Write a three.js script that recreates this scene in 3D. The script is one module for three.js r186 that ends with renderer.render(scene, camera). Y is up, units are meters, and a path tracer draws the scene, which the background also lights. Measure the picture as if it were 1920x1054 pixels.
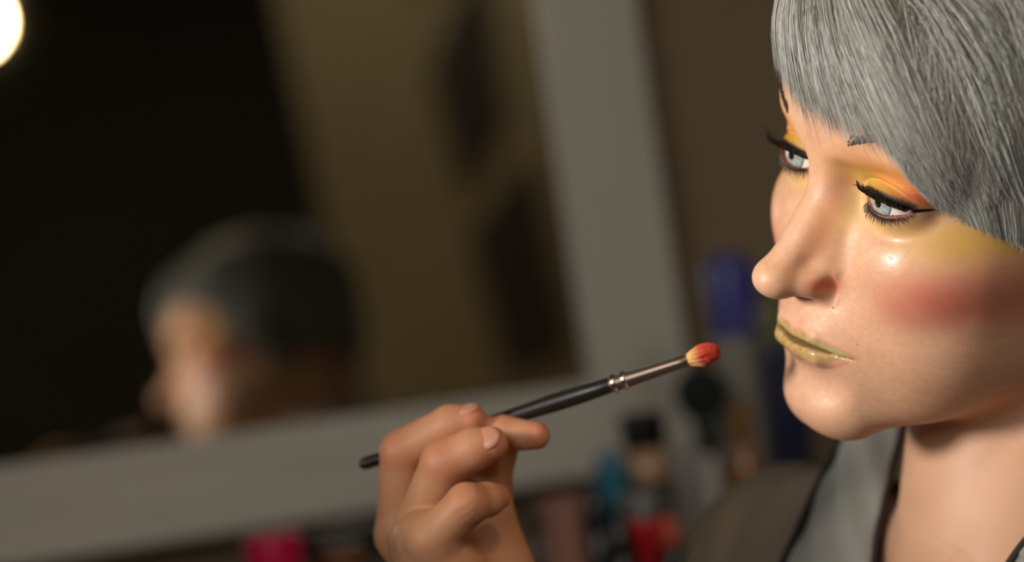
import * as THREE from 'three';
import { mergeGeometries } from 'three/addons/utils/BufferGeometryUtils.js';
import { RoundedBoxGeometry } from 'three/addons/geometries/RoundedBoxGeometry.js';
import { RectAreaLightUniformsLib } from 'three/addons/lights/RectAreaLightUniformsLib.js';

// ------------------------------------------------------------------ camera
const scene = new THREE.Scene();
const CAM_H = 1.15, ROLL = Math.atan2(0.127, 0.992), FOCAL = 527 / Math.tan(6.6 * Math.PI / 180);
const camera = new THREE.PerspectiveCamera(13.2, 1920 / 1054, 0.05, 30);
camera.position.set(0, CAM_H, 0);
camera.up.set(Math.sin(ROLL), Math.cos(ROLL), 0);
camera.lookAt(0, CAM_H, -1);
camera.updateMatrixWorld(true);
camera.focus = 0.987;
camera.userData.fStop = 3.1;
const CELL = 0.08;                                                                                  // finest cell of the modelled skin, cm
// ------------------------------------------------------------------ light: an unseen shaded lamp to the left of her, a globe lamp above the mirror side, an added ceiling panel, an unseen soft box behind the standing point (their fittings are built further down)
const renderer = new THREE.WebGLRenderer();
renderer.toneMapping = THREE.LinearToneMapping;
renderer.toneMappingExposure = 1.22;
renderer.shadowMap.enabled = true;
RectAreaLightUniformsLib.init();
const KEY_COLOR = 0xfff4ea, KEY_POWER = 1.6, KEY_ANGLE = 0.3, GLOBE_COLOR = 0xffd9a0, GLOBE_POWER = 0.25, PANEL_COLOR = 0xf8faf2, PANEL_POWER = 4.4, SOFT_COLOR = 0xfffaf4, SOFT_POWER = 4.6;
// ------------------------------------------------------------------ helpers
let seed = 12345;
const rnd = () => { seed = (seed * 1664525 + 1013904223) >>> 0; return seed / 4294967296; };
const rr = (a, b) => a + (b - a) * rnd();
const V = (x, y, z) => new THREE.Vector3(x, y, z);
const clamp = (x, a, b) => x < a ? a : x > b ? b : x;
const sstep = (a, b, x) => { const t = clamp((x - a) / (b - a), 0, 1); return t * t * (3 - 2 * t); };
const lin = (r, g, b) => new THREE.Color().setRGB(r / 255, g / 255, b / 255, THREE.SRGBColorSpace);
// body coordinates: centimetres, axes of the standing point of the photograph (x right, y up, z towards it)
const BODY = camera.matrixWorld.clone().scale(V(0.01, 0.01, 0.01));
const spot = (px, py, depth) => V((px - 960) / FOCAL * depth, -(py - 527) / FOCAL * depth, -depth);       // cm
const at = (px, py, depth) => spot(px, py, depth * 100).applyMatrix4(BODY);                                 // metres, world
function hash3(x, y, z) { let h = (x * 374761393 + y * 668265263 + z * 2147483647) | 0; h = Math.imul(h ^ (h >>> 13), 1274126177); return ((h ^ (h >>> 16)) >>> 0) / 4294967296; }
function noise3(x, y, z) {
  const X = Math.floor(x), Y = Math.floor(y), Z = Math.floor(z), f = x - X, g = y - Y, h = z - Z;
  const u = f * f * (3 - 2 * f), v = g * g * (3 - 2 * g), w = h * h * (3 - 2 * h), L = (a, b, t) => a + (b - a) * t;
  return L(L(L(hash3(X, Y, Z), hash3(X + 1, Y, Z), u), L(hash3(X, Y + 1, Z), hash3(X + 1, Y + 1, Z), u), v),
    L(L(hash3(X, Y, Z + 1), hash3(X + 1, Y, Z + 1), u), L(hash3(X, Y + 1, Z + 1), hash3(X + 1, Y + 1, Z + 1), u), v), w);
}
const fbm = (x, y, z) => 0.5 * noise3(x, y, z) + 0.3 * noise3(x * 2.1, y * 2.1, z * 2.1) + 0.2 * noise3(x * 4.3, y * 4.3, z * 4.3);
// distance fields (centimetres)
const smin = (a, b, k) => { const h = k - Math.abs(a - b); return (a < b ? a : b) - (h > 0 ? h * h / (4 * k) : 0); };
const smax = (a, b, k) => -smin(-a, -b, k);
function ell(x, y, z, cx, cy, cz, rx, ry, rz) {
  x = (x - cx) / rx; y = (y - cy) / ry; z = (z - cz) / rz;
  const k0 = Math.sqrt(x * x + y * y + z * z), a = x / rx, b = y / ry, c = z / rz, k1 = Math.sqrt(a * a + b * b + c * c);
  return k1 < 1e-9 ? -Math.min(rx, ry, rz) : k0 * (k0 - 1) / k1;
}
const sph = (x, y, z, cx, cy, cz, r) => Math.hypot(x - cx, y - cy, z - cz) - r;
function cone(x, y, z, ax, ay, az, ra, bx, by, bz, rb) {       // tapered capsule
  const dx = bx - ax, dy = by - ay, dz = bz - az, px = x - ax, py = y - ay, pz = z - az;
  const t = clamp((px * dx + py * dy + pz * dz) / (dx * dx + dy * dy + dz * dz), 0, 1);
  const ex = px - dx * t, ey = py - dy * t, ez = pz - dz * t;
  return Math.sqrt(ex * ex + ey * ey + ez * ez) - (ra + (rb - ra) * t);
}
// surface of a distance field on a sparse grid, corners pulled onto the surface
function skin(F, lo, hi, cell) {
  const N = 8, nb = [0, 1, 2].map(i => Math.ceil((hi[i] - lo[i]) / cell / N)), S = N * cell;
  const NX = nb[0] * N + 2, NY = nb[1] * N + 2, pos = [], cellOf = new Map(), quads = [];
  const key = (i, j, k) => i + NX * (j + NY * k), buf = new Float64Array((N + 1) ** 3), M = N + 1;
  for (let bk = 0; bk < nb[2]; bk++) for (let bj = 0; bj < nb[1]; bj++) for (let bi = 0; bi < nb[0]; bi++) {
    const ox = lo[0] + bi * S, oy = lo[1] + bj * S, oz = lo[2] + bk * S;
    if (Math.abs(F(ox + S / 2, oy + S / 2, oz + S / 2)) > S * 1.45) continue;
    for (let k = 0, q = 0; k < M; k++) for (let j = 0; j < M; j++) for (let i = 0; i < M; i++) buf[q++] = F(ox + i * cell, oy + j * cell, oz + k * cell);
    for (let k = 0; k < N; k++) for (let j = 0; j < N; j++) for (let i = 0; i < N; i++) {
      const q = i + M * (j + M * k), gi = bi * N + i, gj = bj * N + j, gk = bk * N + k;
      let n = 0, sx = 0, sy = 0, sz = 0;
      const edge = (a, b, ax, ay, az, bx, by, bz) => {
        const u = buf[a], v = buf[b];
        if ((u < 0) !== (v < 0)) { const t = u / (u - v); sx += ax + (bx - ax) * t; sy += ay + (by - ay) * t; sz += az + (bz - az) * t; n++; }
      };
      const c = [q, q + 1, q + M, q + M + 1, q + M * M, q + M * M + 1, q + M * M + M, q + M * M + M + 1];
      edge(c[0], c[1], 0, 0, 0, 1, 0, 0); edge(c[2], c[3], 0, 1, 0, 1, 1, 0); edge(c[4], c[5], 0, 0, 1, 1, 0, 1); edge(c[6], c[7], 0, 1, 1, 1, 1, 1);
      edge(c[0], c[2], 0, 0, 0, 0, 1, 0); edge(c[1], c[3], 1, 0, 0, 1, 1, 0); edge(c[4], c[6], 0, 0, 1, 0, 1, 1); edge(c[5], c[7], 1, 0, 1, 1, 1, 1);
      edge(c[0], c[4], 0, 0, 0, 0, 0, 1); edge(c[1], c[5], 1, 0, 0, 1, 0, 1); edge(c[2], c[6], 0, 1, 0, 0, 1, 1); edge(c[3], c[7], 1, 1, 0, 1, 1, 1);
      if (n) { cellOf.set(key(gi, gj, gk), pos.length / 3); pos.push(ox + (i + sx / n) * cell, oy + (j + sy / n) * cell, oz + (k + sz / n) * cell); }
      const s0 = buf[c[0]] < 0;
      if (s0 !== buf[c[1]] < 0) quads.push(s0, key(gi, gj - 1, gk - 1), key(gi, gj, gk - 1), key(gi, gj, gk), key(gi, gj - 1, gk));
      if (s0 !== buf[c[2]] < 0) quads.push(s0, key(gi - 1, gj, gk - 1), key(gi - 1, gj, gk), key(gi, gj, gk), key(gi, gj, gk - 1));
      if (s0 !== buf[c[4]] < 0) quads.push(s0, key(gi - 1, gj - 1, gk), key(gi, gj - 1, gk), key(gi, gj, gk), key(gi - 1, gj, gk));
    }
  }
  const index = [], nor = new Float32Array(pos.length), e = cell * 0.35;
  for (let p = 0; p < pos.length; p += 3) {
    for (let it = 0; it < 2; it++) {
      const [x, y, z] = [pos[p], pos[p + 1], pos[p + 2]];
      const a = F(x + e, y - e, z - e), b = F(x - e, y - e, z + e), c = F(x - e, y + e, z - e), d = F(x + e, y + e, z + e);
      let gx = a - b - c + d, gy = -a - b + c + d, gz = -a + b - c + d; const l = Math.hypot(gx, gy, gz) || 1; gx /= l; gy /= l; gz /= l;
      nor[p] = gx; nor[p + 1] = gy; nor[p + 2] = gz;
      if (it === 0) { const g = l / (4 * e), f = clamp(F(x, y, z) / Math.max(g, 0.3), -cell * 0.6, cell * 0.6); pos[p] -= gx * f; pos[p + 1] -= gy * f; pos[p + 2] -= gz * f; }
    }
  }
  for (let q = 0; q < quads.length; q += 5) {
    const v = [1, 2, 3, 4].map(i => cellOf.get(quads[q + i]));
    if (v.some(i => i === undefined)) continue;
    if (!quads[q]) v.reverse();
    index.push(v[0], v[1], v[2], v[0], v[2], v[3]);
  }
  const g = new THREE.BufferGeometry();
  g.setAttribute('position', new THREE.Float32BufferAttribute(pos, 3));
  g.setAttribute('normal', new THREE.BufferAttribute(nor, 3));
  g.setIndex(index);
  return g;
}
// ------------------------------------------------------------------ the head as a distance field; own axes: x her left, y up, z forward, cm, origin between the eyes and ears
const HX = V(0.459033, -0.346552, 0.818041), HY = V(0.040952, 0.928057, 0.370179), HZ = V(-0.887475, -0.136423, 0.440201), HO = V(20.69, 5.38, -104.04);
const HEAD = new THREE.Matrix4().makeBasis(HX, HY, HZ).setPosition(HO), UNHEAD = HEAD.clone().invert();
const EYE = [3.15, 0, 7.15], EYE_R = 1.22;
// edges of the eye opening, u across from the nose outwards
const lidUp = u => { const t = (u + 0.08) / 1.5; return 0.36 * Math.max(0, 1 - t * t) ** 0.7 * (1 - 0.10 * t) + 0.06 * u; };
const lidLow = u => { const t = (u - 0.08) / 1.5; return -0.42 * Math.max(0, 1 - t * t) ** 0.85 * (1 + 0.15 * t) + 0.06 * u; };
const mouthY = x => -7.0 + 0.1 * Math.exp(-(((x - 1.2) / 0.8) ** 2)) - 0.02 * x;
function headField(x0, y, z) {
  const x = Math.abs(x0);
  // skull, face block, jaw, chin
  let d = ell(x, y, z, 0, 2.6, -1.2, 7.4, 8.9, 9.7);
  d = smin(d, ell(x, y, z, 0, 3.3, 3.6, 6.7, 5.2, 6.15), 1.5);
  d = smin(d, ell(x, y, z, 0, -2.8, 2.0, 6.2, 7.6, 6.5), 1.5);
  d = smin(d, ell(x, y, z, 3.9, -4.6, 2.2, 2.5, 4.2, 3.8), 2.0);
  d = smin(d, cone(x, y, z, 5.1, -5.8, -0.2, 1.3, 1.2, -9.8, 6.9, 1.45), 2.2);
  d = smin(d, ell(x, y, z, 0, -10.0, 7.35, 1.9, 1.5, 1.7), 1.6);
  d = smin(d, ell(x, y, z, 2.4, -6.0, 4.8, 3.3, 3.9, 3.2), 1.8);
  d = smin(d, ell(x, y, z, 0, -6.8, 6.7, 3.0, 2.9, 3.05), 1.5);
  // cheekbone, apple of the cheek, brow
  d = smin(d, ell(x, y, z, 4.5, -2.4, 4.8, 2.0, 1.6, 2.4), 2.0);
  d = smin(d, ell(x, y, z, 3.0, -3.0, 6.4, 2.15, 1.95, 1.85), 1.6);
  d = smin(d, cone(x, y, z, 0.9, 1.6, 8.15, 0.6, 4.3, 2.1, 6.75, 0.8), 1.6);
  // eye sockets
  d = smax(d, -ell(x, y, z, 3.15, 0.0, 9.45, 1.9, 1.15, 1.55), 1.3);
  d = smax(d, -ell(x, y, z, 1.55, -0.1, 9.1, 0.65, 0.9, 0.9), 0.9);
  // nose
  d = smin(d, cone(x, y, z, 0, 1.0, 8.05, 0.75, 0, -2.2, 9.3, 0.72), 1.0);
  d = smin(d, cone(x, y, z, 0, -1.8, 9.05, 0.78, 0, -3.95, 10.65, 0.86), 0.7);
  d = smin(d, ell(x, y, z, 0, -4.1, 10.82, 0.95, 0.72, 0.92), 0.5);
  d = smin(d, cone(x, y, z, 0.6, -1.0, 8.0, 0.5, 0.95, -3.8, 8.9, 0.75), 0.9);
  d = smin(d, ell(x, y, z, 0.92, -4.15, 9.35, 0.55, 0.56, 0.95), 0.75);
  d = smin(d, cone(x, y, z, 0, -4.55, 10.4, 0.35, 0, -4.95, 9.3, 0.4), 0.5);
  d = smax(d, -ell(x, y, z, 0.55, -4.95, 9.8, 0.2, 0.25, 0.42), 0.2);
  d = smax(d, -ell(x, y, z, 1.72, -4.25, 9.3, 0.15, 0.5, 0.4), 0.4);       // crease beside the wing
  // lips
  d = smax(d, -cone(x, y, z, 0, -5.5, 10.2, 0.34, 0, -6.2, 10.2, 0.4), 0.7); // philtrum
  let up = cone(x, y, z, 0, -6.70, 9.4, 0.34, 1.1, -6.55, 9.2, 0.38);
  up = smin(up, cone(x, y, z, 1.1, -6.55, 9.2, 0.38, 2.6, -6.95, 8.1, 0.2), 0.3);
  let low = cone(x, y, z, 0, -7.5, 9.22, 0.6, 1.2, -7.45, 9.02, 0.58);
  low = smin(low, cone(x, y, z, 1.2, -7.45, 9.02, 0.58, 2.6, -7.05, 8.05, 0.2), 0.3);
  d = smin(d, up, 0.18); d = smin(d, low, 0.22);
  if (z > 6.5) d = smax(d, -Math.max(Math.abs(y - mouthY(x)) - 0.15 * Math.max(0, 1 - (x / 2.2) ** 2), x - 2.75, -(z - (7.3 - 0.02 * x * x))), 0.14);
  d = smax(d, -cone(x, y, z, 0, -8.85, 9.95, 0.5, 1.6, -8.7, 9.3, 0.4), 1.4); // under the lower lip
  // lids
  const ex = x - EYE[0], ey = y - EYE[1], ez = z - EYE[2];
  if (Math.abs(ex) < 3 && Math.abs(ey) < 3 && ez > -1) {
    d = smin(d, ell(ex, ey, ez, 0.1, 0, 0, EYE_R + 0.32, EYE_R + 0.17, EYE_R + 0.15), 0.5);
    const crease = Math.abs(Math.hypot(ex * 0.62, ey + 0.12) - 1.0);           // fold above the upper lid
    if (ey > 0) d += 0.09 * Math.exp(-((crease / 0.1) ** 2)) * sstep(0.1, 0.5, ey) * sstep(0, 0.5, ez);
    const open = Math.max((ey - lidUp(ex)) * 0.8, (lidLow(ex) - ey) * 0.8, Math.abs(ex) - 1.42);
    const cut = Math.max(open, -ell(ex, ey, ez, 0, 0, 0, EYE_R * 1.12 - 0.03, 1.2, EYE_R - 0.03), -ez);
    d = smax(d, -cut, 0.08);
  }
  return d;
}
const _h = V();
const inHead = (x, y, z) => _h.set(x, y, z).applyMatrix4(UNHEAD);
// torso: its own directions (her left, front, up) and base of the neck
const LD = V(0.47, 0.13, 0.87).normalize(), UD = V(-0.127, 0.992, 0), FD = V().crossVectors(LD, UD).normalize(), NB = V(22.3, -12, -107.4);
const WRIST = spot(880, 1175, 104), ELBOW = [1, -40, -106];
function bodyField(x, y, z) {                                                  // body coordinates
  let d = cone(x, y, z, 23.6, 0, -109, 5.0, 22.3, -12, -107.8, 5.3);
  d = smin(d, cone(x, y, z, 25, -3, -104.6, 1.0, 20.0, -14.5, -103.6, 0.8), 1.8);   // muscle slanting to the collar bone
  d = smin(d, cone(x, y, z, 21, -13, -110, 3.2, 14.6, -15, -121.5, 4.4), 2);
  d = smin(d, cone(x, y, z, 24, -14, -105, 3.4, 30.5, -18.5, -93.5, 4.4), 3);
  d = smin(d, cone(x, y, z, 18.5, -14.5, -104.5, 0.75, 26, -15.5, -93, 0.8), 1.4);   // collar bones
  d = smin(d, cone(x, y, z, 18.0, -14.3, -105, 0.75, 12, -15.5, -117, 0.8), 1.4);
  if (y < -8) {
    d = smin(d, cone(x, y, z, 23, -25, -108, 8.5, 28, -62, -108, 11.5), 5);
    d = smin(d, cone(x, y, z, 21.5, -20.5, -107, 5.2, 21.5, -34, -106, 8.5), 5);
    d = smin(d, cone(x, y, z, 14.6, -15, -121.5, 4.3, ...ELBOW, 3.6), 2);
    d = smin(d, cone(x, y, z, ...ELBOW, 3.5, WRIST.x, WRIST.y, WRIST.z, 2.4), 1);
    d = smin(d, cone(x, y, z, 30.5, -18.5, -93.5, 4.4, 36, -47, -92, 3.6), 2);
    d = smin(d, cone(x, y, z, 36, -47, -92, 3.5, 18, -57, -84, 2.4), 1);
    d = smin(d, cone(x, y, z, 18, -57, -84, 2.4, 10, -59, -82, 1.6), 1.5);
  }
  if (y < -45) for (const s of [-9, 9]) {
    const hx = 28.5 + LD.x * s, hy = -64 + LD.y * s, hz = -108 + LD.z * s, kx = hx + FD.x * 42, ky = hy + 2, kz = hz + FD.z * 42;
    const ax = kx + 5.5, ay = ky - 44, az = kz;
    d = smin(d, cone(x, y, z, hx, hy, hz, 9, kx, ky, kz, 5.6), 3);
    d = smin(d, cone(x, y, z, kx, ky, kz, 5.4, ax, ay, az, 3.6), 1);
    d = smin(d, cone(x, y, z, ax, ay, az, 3.4, ax + FD.x * 16 + 0.5, ay - 1.6, az + FD.z * 16, 2.6), 1);
  }
  return d;
}
function personField(x, y, z) {
  const p = inHead(x, y, z);
  return smin(headField(p.x, p.y, p.z), bodyField(x, y, z), 1.9);
}
// ------------------------------------------------------------------ her right hand: joints [px, py, nearer by cm, radius cm]
const HAND_D = 103;
const J = (px, py, dz, r) => { const p = spot(px, py, HAND_D - dz); return [p.x, p.y, p.z, r]; };
const FINGERS = {
  index: [J(750, 1005, -3.0, 1.08), J(757, 849, -2.1, 1.02), J(846, 798, -1.5, 0.9), J(882, 791, -1.3, 0.74)],
  middle: [J(780, 1003, -1.1, 1.08), J(836, 869, -0.1, 1.06), J(890, 842, 0.2, 0.9), J(920, 833, 0.3, 0.75)],
  ring: [J(795, 1012, 0.2, 0.98), J(848, 932, -1.0, 0.86), J(895, 927, -2.3, 0.76), J(905, 950, -3.2, 0.64)],
  little: [J(812, 1012, 1.5, 0.95), J(876, 946, 1.9, 0.9), J(914, 937, 1.1, 0.72), J(930, 933, 0.7, 0.6)],
  thumb: [J(915, 1090, -2.6, 1.95), J(908, 915, -2.9, 1.08), J(944, 814, -1.6, 0.8), J(1005, 817, -1.1, 0.6)],
};
function handField(x, y, z) {
  const c = (a, b) => cone(x, y, z, a[0], a[1], a[2], a[3], b[0], b[1], b[2], b[3]);
  const W = [WRIST.x, WRIST.y, WRIST.z, 2.4], f = FINGERS;
  // back of the hand and ball of the thumb
  let d = cone(x, y, z, f.index[0][0], f.index[0][1], f.index[0][2], 0.98, WRIST.x - 0.3, WRIST.y, WRIST.z - 1, 1.9);
  d = smin(d, cone(x, y, z, f.middle[0][0], f.middle[0][1], f.middle[0][2], 1.0, W[0], W[1], W[2], 2.0), 1.7);
  d = smin(d, cone(x, y, z, f.ring[0][0], f.ring[0][1], f.ring[0][2], 0.95, W[0], W[1], W[2], 2.0), 1.7);
  d = smin(d, cone(x, y, z, f.little[0][0], f.little[0][1], f.little[0][2], 0.85, W[0] + 0.3, W[1], W[2] + 1, 1.9), 1.7);
  d = smin(d, c(f.thumb[0], f.thumb[1]), 1.2);
  d = smin(d, cone(x, y, z, f.thumb[0][0], f.thumb[0][1], f.thumb[0][2], 1.9, W[0], W[1], W[2], 2.1), 1.2);
  d = smin(d, cone(x, y, z, W[0], W[1], W[2], 2.4, ...ELBOW, 3.5), 1);
  for (const n in f) {
    const p = f[n], t = n === 'thumb';
    let q = t ? c(p[1], p[2]) : c(p[0], p[1]);
    if (!t) q = smin(q, c(p[1], p[2]), 0.18);
    q = smin(q, c(p[2], p[3]), 0.18);
    const k = p[1], r = Math.hypot(x - k[0], y - k[1], z - k[2]);
    if (r < 1.6) q += 0.011 * Math.sin((y * 0.8 + z * 0.5 - x * 0.6) * 19) * sstep(1.2, 0.4, r);    // knuckle wrinkles
    const base = Math.hypot(x - p[0][0], y - p[0][1], z - p[0][2]);
    d = smin(d, q, t ? 0.5 : 0.12 + 0.6 * sstep(2.0, 0.6, base));
  }
  return d;
}
// ------------------------------------------------------------------ things
const taken = {};
const numbered = n => { const k = taken[n] = (taken[n] ?? -1) + 1; return k ? `${n}_${String(k).padStart(3, '0')}` : n; };
function tag(o, label, category, group) { o.userData.label = label; o.userData.category = category; if (group) o.userData.group = group; return o; }
function thing(name, label, category, pos, group) {
  const o = new THREE.Group(); o.name = numbered(name); o.position.copy(pos); scene.add(o); o.updateMatrixWorld(true);
  return tag(o, label, category, group);
}
function part(name, geo, mat, parent, label) {
  const m = new THREE.Mesh(geo, mat); m.name = name; m.castShadow = m.receiveShadow = true; parent.add(m);
  if (label) m.userData.label = label;
  return m;
}
const std = (c, roughness = 0.6, more = {}) => new THREE.MeshStandardMaterial({ color: c, roughness, ...more });
const phys = (c, roughness = 0.6, more = {}) => new THREE.MeshPhysicalMaterial({ color: c, roughness, ...more });
function dataTexture(w, h, fill, srgb, repeat) {
  const d = new Uint8Array(w * h * 4);
  for (let j = 0, q = 0; j < h; j++) for (let i = 0; i < w; i++, q += 4) { fill(i, j, d, q); d[q + 3] = 255; }
  const t = new THREE.DataTexture(d, w, h); t.magFilter = THREE.LinearFilter; t.minFilter = THREE.LinearFilter;
  if (srgb) t.colorSpace = THREE.SRGBColorSpace;
  t.wrapS = t.wrapT = repeat ? THREE.RepeatWrapping : THREE.ClampToEdgeWrapping; t.needsUpdate = true;
  return t;
}
// many thin tapered tubes as one geometry; strands: [points (Vector3[]), radius(t), colour]
function tubes(strands, sides = 3) {
  const pos = [], nor = [], col = [], idx = [], T = V(), N = V(), B = V(), q = V();
  for (const [pts, rad, c] of strands) {
    const base = pos.length / 3, n = pts.length;
    N.set(0.31, 0.85, 0.42);
    for (let i = 0; i < n; i++) {
      T.subVectors(pts[Math.min(n - 1, i + 1)], pts[Math.max(0, i - 1)]).normalize();
      N.addScaledVector(T, -N.dot(T)); if (N.lengthSq() < 1e-6) N.set(T.y, T.z, T.x).addScaledVector(T, -(T.y * T.x + T.z * T.y + T.x * T.z)); N.normalize(); B.crossVectors(T, N);
      const r = rad(i / (n - 1));
      for (let k = 0; k < sides; k++) {
        const a = k / sides * Math.PI * 2; q.copy(N).multiplyScalar(Math.cos(a)).addScaledVector(B, Math.sin(a));
        nor.push(q.x, q.y, q.z); pos.push(pts[i].x + q.x * r, pts[i].y + q.y * r, pts[i].z + q.z * r);
        if (c) col.push(c[0], c[1], c[2]);
        if (i) { const k2 = (k + 1) % sides, a0 = base + (i - 1) * sides + k, a1 = base + (i - 1) * sides + k2, b0 = a0 + sides, b1 = a1 + sides; idx.push(a0, a1, b1, a0, b1, b0); }
      }
    }
  }
  const g = new THREE.BufferGeometry();
  g.setAttribute('position', new THREE.Float32BufferAttribute(pos, 3)); g.setAttribute('normal', new THREE.Float32BufferAttribute(nor, 3));
  if (col.length) g.setAttribute('color', new THREE.Float32BufferAttribute(col, 3));
  g.setIndex(idx);
  return g;
}
const smoothLine = (pts, n) => new THREE.CatmullRomCurve3(pts, false, 'centripetal').getPoints(n);

// ------------------------------------------------------------------ the woman
{
  const up = V(0, 1, 0), seat = V(28.5, -64, -108).applyMatrix4(BODY); seat.y = 0;
  const woman = thing('person', 'woman with silver side-swept fringe and yellow-orange eye makeup raising a brush', 'person', seat);
  const PLACE = new THREE.Matrix4().makeTranslation(-seat.x, -seat.y, -seat.z).multiply(BODY);      // body coordinates -> the person's own
  const HPLACE = PLACE.clone().multiply(HEAD);
  const toH = g => g.applyMatrix4(HPLACE), toB = g => g.applyMatrix4(PLACE);

  // --- skin: colour of the skin and of the makeup over the front of the head (head axes, x and y)
  const TX = 1400, X0 = -9, X1 = 9, Y0 = -13.5, Y1 = 6.5;
  const mix = (c, d, k) => { c[0] += (d[0] - c[0]) * k; c[1] += (d[1] - c[1]) * k; c[2] += (d[2] - c[2]) * k; };
  const blob = (x, y, cx, cy, sx, sy, rot = 0) => { const c = Math.cos(rot), s = Math.sin(rot), u = ((x - cx) * c + (y - cy) * s) / sx, v = (-(x - cx) * s + (y - cy) * c) / sy; return Math.exp(-(u * u + v * v)); };
  const lipTop = x => -6.93 + 0.55 * Math.max(0, 1 - (x / 2.85) ** 2) ** 0.8 - 0.16 * Math.exp(-((x / 0.3) ** 2)) ;
  const lipLow = x => -6.95 - 1.08 * Math.max(0, 1 - (x / 2.8) ** 2) ** 0.75;
  const skinMap = dataTexture(TX, TX, (i, j, d, q) => {
    const X = X0 + (X1 - X0) * (i + 0.5) / TX, y = Y0 + (Y1 - Y0) * (j + 0.5) / TX, x = Math.abs(X);
    const n1 = noise3(X * 0.9, y * 0.9, 3), n2 = y < -10.6 ? 0.5 : noise3(X * 6, y * 6, 7), n3 = y < -10.6 ? 0.5 : noise3(X * 22, y * 22, 11);
    const c = [203 + 8 * (n1 - 0.5) + 7 * (n2 - 0.5) + 5 * (n3 - 0.5), 158 + 10 * (n1 - 0.5) + 9 * (n2 - 0.5) + 6 * (n3 - 0.5), 127 + 10 * (n1 - 0.5) + 8 * (n2 - 0.5) + 6 * (n3 - 0.5)];
    if (y > -9 && y < 4 && x < 8.5) {
      const g = 0.86 + 0.28 * (n2 - 0.5) + 0.3 * (n3 - 0.5);
      // powder: blush, yellow round the eye, orange and red above it
      mix(c, [204, 98, 80], 0.74 * g * Math.max(blob(x, y, 6.0, -3.5, 1.6, 1.15, 0.35), 0.65 * blob(x, y, 4.9, -4.0, 1.4, 1.1, 0.3)));
      mix(c, [190, 150, 62], 0.78 * g * Math.min(1, blob(x, y, 5.75, -1.1, 1.1, 0.75, 0.3) + 0.8 * blob(x, y, 6.6, -0.6, 1.0, 0.8)));
      mix(c, [198, 168, 92], 0.68 * g * Math.min(1, blob(x, y, 3.3, -0.95, 1.7, 0.5, 0.05) + blob(x, y, 1.45, -0.7, 0.38, 1.2)));
      const above = sstep(-0.1, 0.25, y - lidUp(clamp(x - 3.15, -1.5, 1.5))), lid = above * blob(x, y, 3.5, 0.85, 2.1, 1.25, 0.1);
      mix(c, [214, 136, 62], Math.min(1, 1.1 * lid) * g);
      mix(c, [186, 156, 62], 0.85 * g * above * Math.min(1, blob(x, y, 2.0, 0.75, 0.8, 0.55) + 0.85 * blob(x, y, 3.1, 0.62, 0.9, 0.3)));
      mix(c, [188, 70, 46], 0.85 * g * above * blob(x, y, 4.95, 0.75, 0.62, 0.55, 0.3));
      mix(c, [228, 178, 140], 0.6 * above * blob(x, y, 4.0, 2.15, 1.2, 0.35, 0.15));
      mix(c, [190, 78, 52], 0.6 * blob(x, y, 1.6, -4.0, 0.26, 0.34));
      mix(c, [196, 120, 74], 0.5 * g * blob(x, y, 0.95, -1.5, 0.32, 1.6));                             // orange-brown band down the side of the nose
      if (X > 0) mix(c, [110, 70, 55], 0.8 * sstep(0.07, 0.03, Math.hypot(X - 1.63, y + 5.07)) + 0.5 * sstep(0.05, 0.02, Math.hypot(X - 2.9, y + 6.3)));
      // liner along the lids, with its point at the nose and its wing
      const u = x - 3.15;
      if (Math.abs(u) < 2.2 && Math.abs(y) < 1.2) {
        const uc = clamp(u, -1.45, 1.45), eU = y - lidUp(uc), eL = lidLow(uc) - y, k = sstep(1.62, 1.42, Math.abs(u));
        mix(c, [26, 22, 14], k * sstep(0.22 + 0.09 * u / 1.5 + 0.04 * n3, 0.06, Math.abs(eU - 0.02)));
        mix(c, [92, 50, 34], 0.95 * k * sstep(0.28, 0.05, Math.abs(eL - 0.06)) * (0.55 + 0.7 * n3) * sstep(-1.4, -0.6, u));
        mix(c, [150, 92, 78], k * sstep(0.0, -0.08, Math.max(eU, eL)));
        const w = (u - 1.15) / 0.75, wy = 0.03 + 0.1 * w; if (w > 0 && w < 1) mix(c, [24, 20, 15], sstep(0.03, -0.02, Math.abs(y - wy) - 0.14 * (1 - w) ** 0.8));
        const v = (-1.25 - u) / 0.7; if (v > 0 && v < 1) mix(c, [40, 32, 20], sstep(0.03, -0.02, Math.abs(y - 0.02 - 0.1 * v) - 0.06 * (1 - v)));
      }
      // gold lipstick
      if (x < 2.95 && y < -6 && y > -8.6) {
        const e = Math.min(lipTop(x) - y, y - lipLow(x)) + 0.02 * (n2 - 0.5), k = sstep(-0.03, 0.06, e) * sstep(2.85, 2.6, x);
        const g2 = [170 + 30 * (n2 - 0.5), 144 + 28 * (n2 - 0.5), 90 + 30 * (n2 - 0.5)];
        mix(c, [196, 112, 98], 0.55 * sstep(-0.14, 0.0, e));
        mix(c, g2, 0.88 * k);
        if (y > mouthY(x)) mix(c, [158, 166, 122], 0.5 * k * sstep(0.5, 1.6, x));
        else mix(c, [206, 150, 136], 0.75 * k * sstep(0.42, 0.1, y - lipLow(x)));
      }
    }
    d[q] = clamp(c[0], 0, 255); d[q + 1] = clamp(c[1], 0, 255); d[q + 2] = clamp(c[2], 0, 255);
  }, true);
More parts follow.
